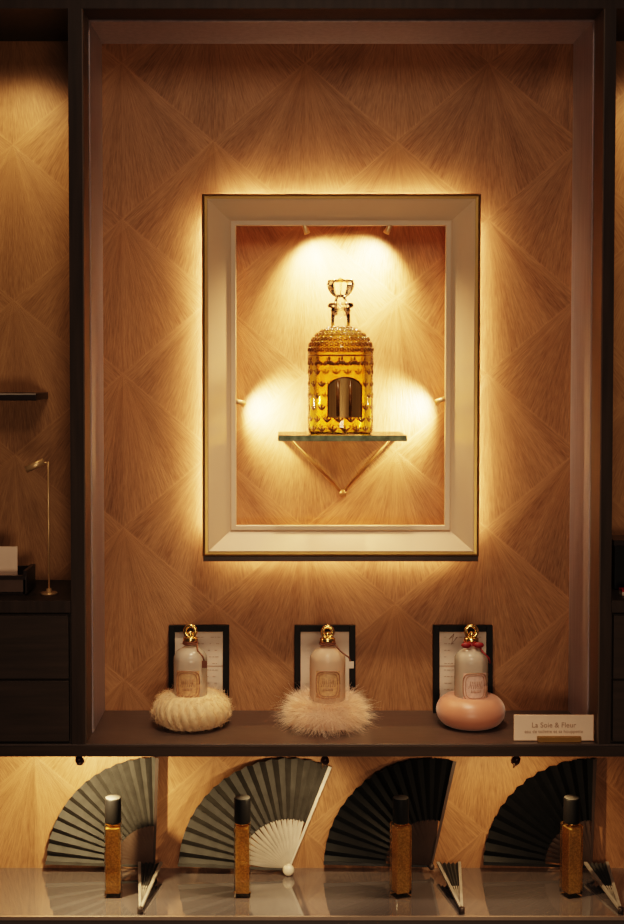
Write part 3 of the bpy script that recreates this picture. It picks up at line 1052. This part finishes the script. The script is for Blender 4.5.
tall_bottle(113.5, 897, 16.8, 0.03, 'amber', 'tall square amber perfume bottle with black cap before the grey fan with brown ribs')
tall_bottle(242.5, 897, 16.8, 0.0, 'amber', 'tall square amber perfume bottle with black cap before the fan with pale ribs')
tall_bottle(400.5, 895, 17, math.radians(22), 'amber_glow', 'tall square amber bottle turned to show two sides, third along the counter')
tall_bottle(571, 893, 17, math.radians(20), 'amber_glow', 'tall square amber bottle turned to show two sides, before the fan with upright stick')


# small fixtures under the display shelf
def under_fixture(px, label, gold=False):
    y = 0.03
    p = P(px, 756, y)
    r = thing('spotlight', label, 'spotlight', (p.x, y, ZSB), 0, 'small fixtures under the display shelf')
    MB().lathe([(0, 0), (0.0062, 0), (0.0062, -0.004), (0, -0.004)], 16).build('base', 'fixture', r)
    MB().tube([(0, 0, -0.003), (0, 0, -0.012)], 0.0022, 8).build('stem', 'fixture', r)
    MB().tube([(0, -0.006, -0.013), (0, 0.006, -0.019), (0, 0.010, -0.021)], [0.0055, 0.0072, 0.0076], 14).build('lamp_head', 'fixture', r)
    if gold:
        MB().tube([(-0.003, 0.002, -0.018), (-0.004, 0.002, -0.030)], 0.0014, 6).build('gold_pin', 'brass', r)
    return p


u1 = under_fixture(79, 'small dark spotlight under the shelf, above the grey fan with brown ribs')
u2 = under_fixture(325, 'small dark red spotlight under the shelf, above the fan with pale ribs', True)
u3 = under_fixture(516.5, 'small dark red spotlight under the shelf, above the fan with upright stick', True)

# ------------------------------------------------------------------ left bay
o = MB()
q0, q1 = P(-60, 392, 0.10), P(36, 392, 0.09)
zsh = P(280, 397, 0.09).z
sh = thing('floating_shelf', 'thin black floating shelf high on the bay wall, above the brass lamp', 'shelf', ((q0.x + q1.x) / 2, 0.09, zsh))
hwid = (q1.x - q0.x) / 2
MB().box(-hwid, hwid, 0.0, YB - 0.003 - 0.09, -0.006, 0.006, ch=0.0012).build('shelf_board', 'tray', sh)
MB().box(-hwid, hwid, -0.001, 0.0, 0.0035, 0.0062).build('metal_strip', 'rib_grey', sh)

lp = P(49, 596, 0.06)
lamp = thing('reading_lamp', 'slim brass reading lamp with tilted tube head on the drawer cabinet', 'lamp', (lp.x, 0.06, ZB))
kl = mm(0.06)
MB().lathe([(0, 0), (8.5 * kl, 0), (8.5 * kl, 0.0025), (8 * kl, 0.0032), (3 * kl, 0.0036), (2.6 * kl, 0.0095), (0, 0.0095)], 28).build('base', 'brass', lamp)
hl = 133 * kl
MB().tube([(0, 0, 0.004), (0, 0, hl)], 0.0016, 10).build('pole', 'brass', lamp)
MB().tube([(0.001, 0, hl - 0.001), (-6 * kl, 0, hl - 0.0005)], 0.0013, 8).build('arm', 'brass', lamp)
hd_ = MB().tube([(-4 * kl, 0, hl + 0.001), (-22 * kl, -0.004, hl - 0.012)], 0.0060, 16).build('lamp_head', 'brass', lamp)

tx0, tx1 = P(-60, 580, 0.05).x, P(25, 580, 0.05).x
tr = thing('tray', 'low dark wooden tray holding a pale card on the drawer cabinet', 'tray', ((tx0 + tx1) / 2, 0.05, ZB))
h = (tx1 - tx0) / 2
z1 = 22 * mm(0.05)
MB().box(-h, h, 0, 0.075, 0, 0.005).build('base', 'tray', tr)
MB().box(-h, h, 0, 0.006, 0.004, z1 * 0.72).build('front_panel', 'tray_panel', tr)
MB().box(-h - 0.001, h + 0.001, -0.002, 0.007, z1 * 0.72, z1 * 0.9).build('rim', 'tray', tr)
MB().box(-h, h, 0.069, 0.075, 0.004, z1 * 1.05).build('back_panel', 'tray', tr)
for s in (-1, 1):
    MB().box(s * h - 0.003, s * h + 0.003, 0, 0.075, 0.002, z1 * 1.12).build('side_panel', 'tray', tr)
cp0, cp1 = P(-45, 546.5, 0.09), P(17.5, 572, 0.09)
ob = MB().box((cp0.x - cp1.x) / 2, (cp1.x - cp0.x) / 2, 0, 0.002, 0, cp0.z - ZB - 0.006).build('card', 'card', None, ((cp0.x + cp1.x) / 2, 0.09, ZB + 0.006))
tag(ob, 'pale pink blank card standing up in the dark wooden tray', 'card')
gb = MB().lathe([(0, 0), (0.006, 0), (0.0075, 0.004), (0.0075, 0.014), (0.005, 0.018), (0, 0.019)], 20).build('gold_cap', 'gold', None, (P(2, 570, 0.075).x, 0.075, ZB + 0.0055))
tag(gb, 'tiny gold cap beside the pale card in the dark tray', 'cap')

# right bay: black upright case and a small red and white box before it
bx0, bx1 = P(614.5, 560, 0.10).x, P(700, 560, 0.10).x
bc = thing('display_case', 'black upright case on the cabinet at the far right', 'case', ((bx0 + bx1) / 2, 0.10, ZB))
zc_ = P(620, 541, 0.10).z - ZB
h = (bx1 - bx0) / 2
MB().box(-h, h, 0, 0.07, 0, zc_, ch=0.002).build('case_body', 'black_frame', bc)
MB().box(-h - .001, h + .001, -0.001, 0.071, zc_ * 0.9, zc_ + 0.001, ch=0.001).build('lid', 'tray', bc)
rb = thing('gift_box', 'tiny white box with red lid before the black case, far right', 'box', (P(632, 597, 0.045).x, 0.045, ZB))
MB().box(-0.016, 0.016, 0, 0.02, 0, 0.006).build('box_body', 'paper', rb)
MB().box(-0.0165, 0.0165, -0.0005, 0.0205, 0.006, 0.010).build('lid', 'red', rb)


# ------------------------------------------------------------------ lights
def area(pos, aim, energy, sx, sy, col=WARM, spread=180):
    l = bpy.data.lights.new('area_lamp', 'AREA')
    l.shape = 'RECTANGLE'
    l.size, l.size_y, l.energy, l.color = sx, sy, energy, col
    l.spread = math.radians(spread)
    o = bpy.data.objects.new('area_lamp', l)
    C.objects.link(o)
    o.location = pos
    o.rotation_euler = (Vector(aim) - Vector(pos)).to_track_quat('-Z', 'Y').to_euler()
    return o


area((0.1, -2.3, 2.75), (0.02, 0.15, 1.2), 12, 0.6, 0.6, (1.0, 0.79, 0.62))
area((0.15, -1.9, 1.0), (0.05, 0.15, 0.68), 7.5, 0.5, 0.3, (1.0, 0.76, 0.52))  # added low fill to brighten the bottle fronts, stands for no fixture
spot_lamp((0.06, -0.5, 2.6), (0.06, 0.10, 0.86), 80, 30, 0.8, (1.0, 0.76, 0.52), 0.05)
spot_lamp((P(14, 100, 0.09).x, 0.07, ZT - 0.02), P(12, 420, YB), 3.6, 120, 0.9, (1, 0.70, 0.38), 0.02)
spot_lamp((P(660, 100, 0.09).x, 0.07, ZT - 0.02), P(655, 420, YB), 2.6, 120, 0.9, (1, 0.70, 0.38), 0.02)
# lamps under the shelf
spot_lamp((u1.x + 0.01, 0.03, ZSB - 0.036), P(70, 850, 0.15), 6.0, 165, 0.6, (1, 0.76, 0.42), 0.006)
spot_lamp((u2.x, 0.03, ZSB - 0.036), P(270, 860, 0.15), 2.6, 125, 0.8, (1, 0.76, 0.45), 0.006)
spot_lamp((u3.x, 0.03, ZSB - 0.036), P(500, 860, 0.15), 2.2, 150, 0.8, (1, 0.72, 0.40), 0.006)

w = bpy.data.worlds.new('world')
sc.world = w
w.use_nodes = True
nt = w.node_tree
bg = nt.nodes['Background'] if 'Background' in nt.nodes else nt.nodes.new('ShaderNodeBackground')
bg.inputs[0].default_value = (1.0, 0.78, 0.62, 1)
bg.inputs[1].default_value = 0.04

sc.view_settings.view_transform = 'Filmic'
sc.view_settings.look = 'High Contrast'
sc.view_settings.exposure = 0.0
sc.cycles.use_denoising = True
sc.cycles.max_bounces = 10
sc.cycles.transparent_max_bounces = 24
sc.cycles.sample_clamp_indirect = 4.0
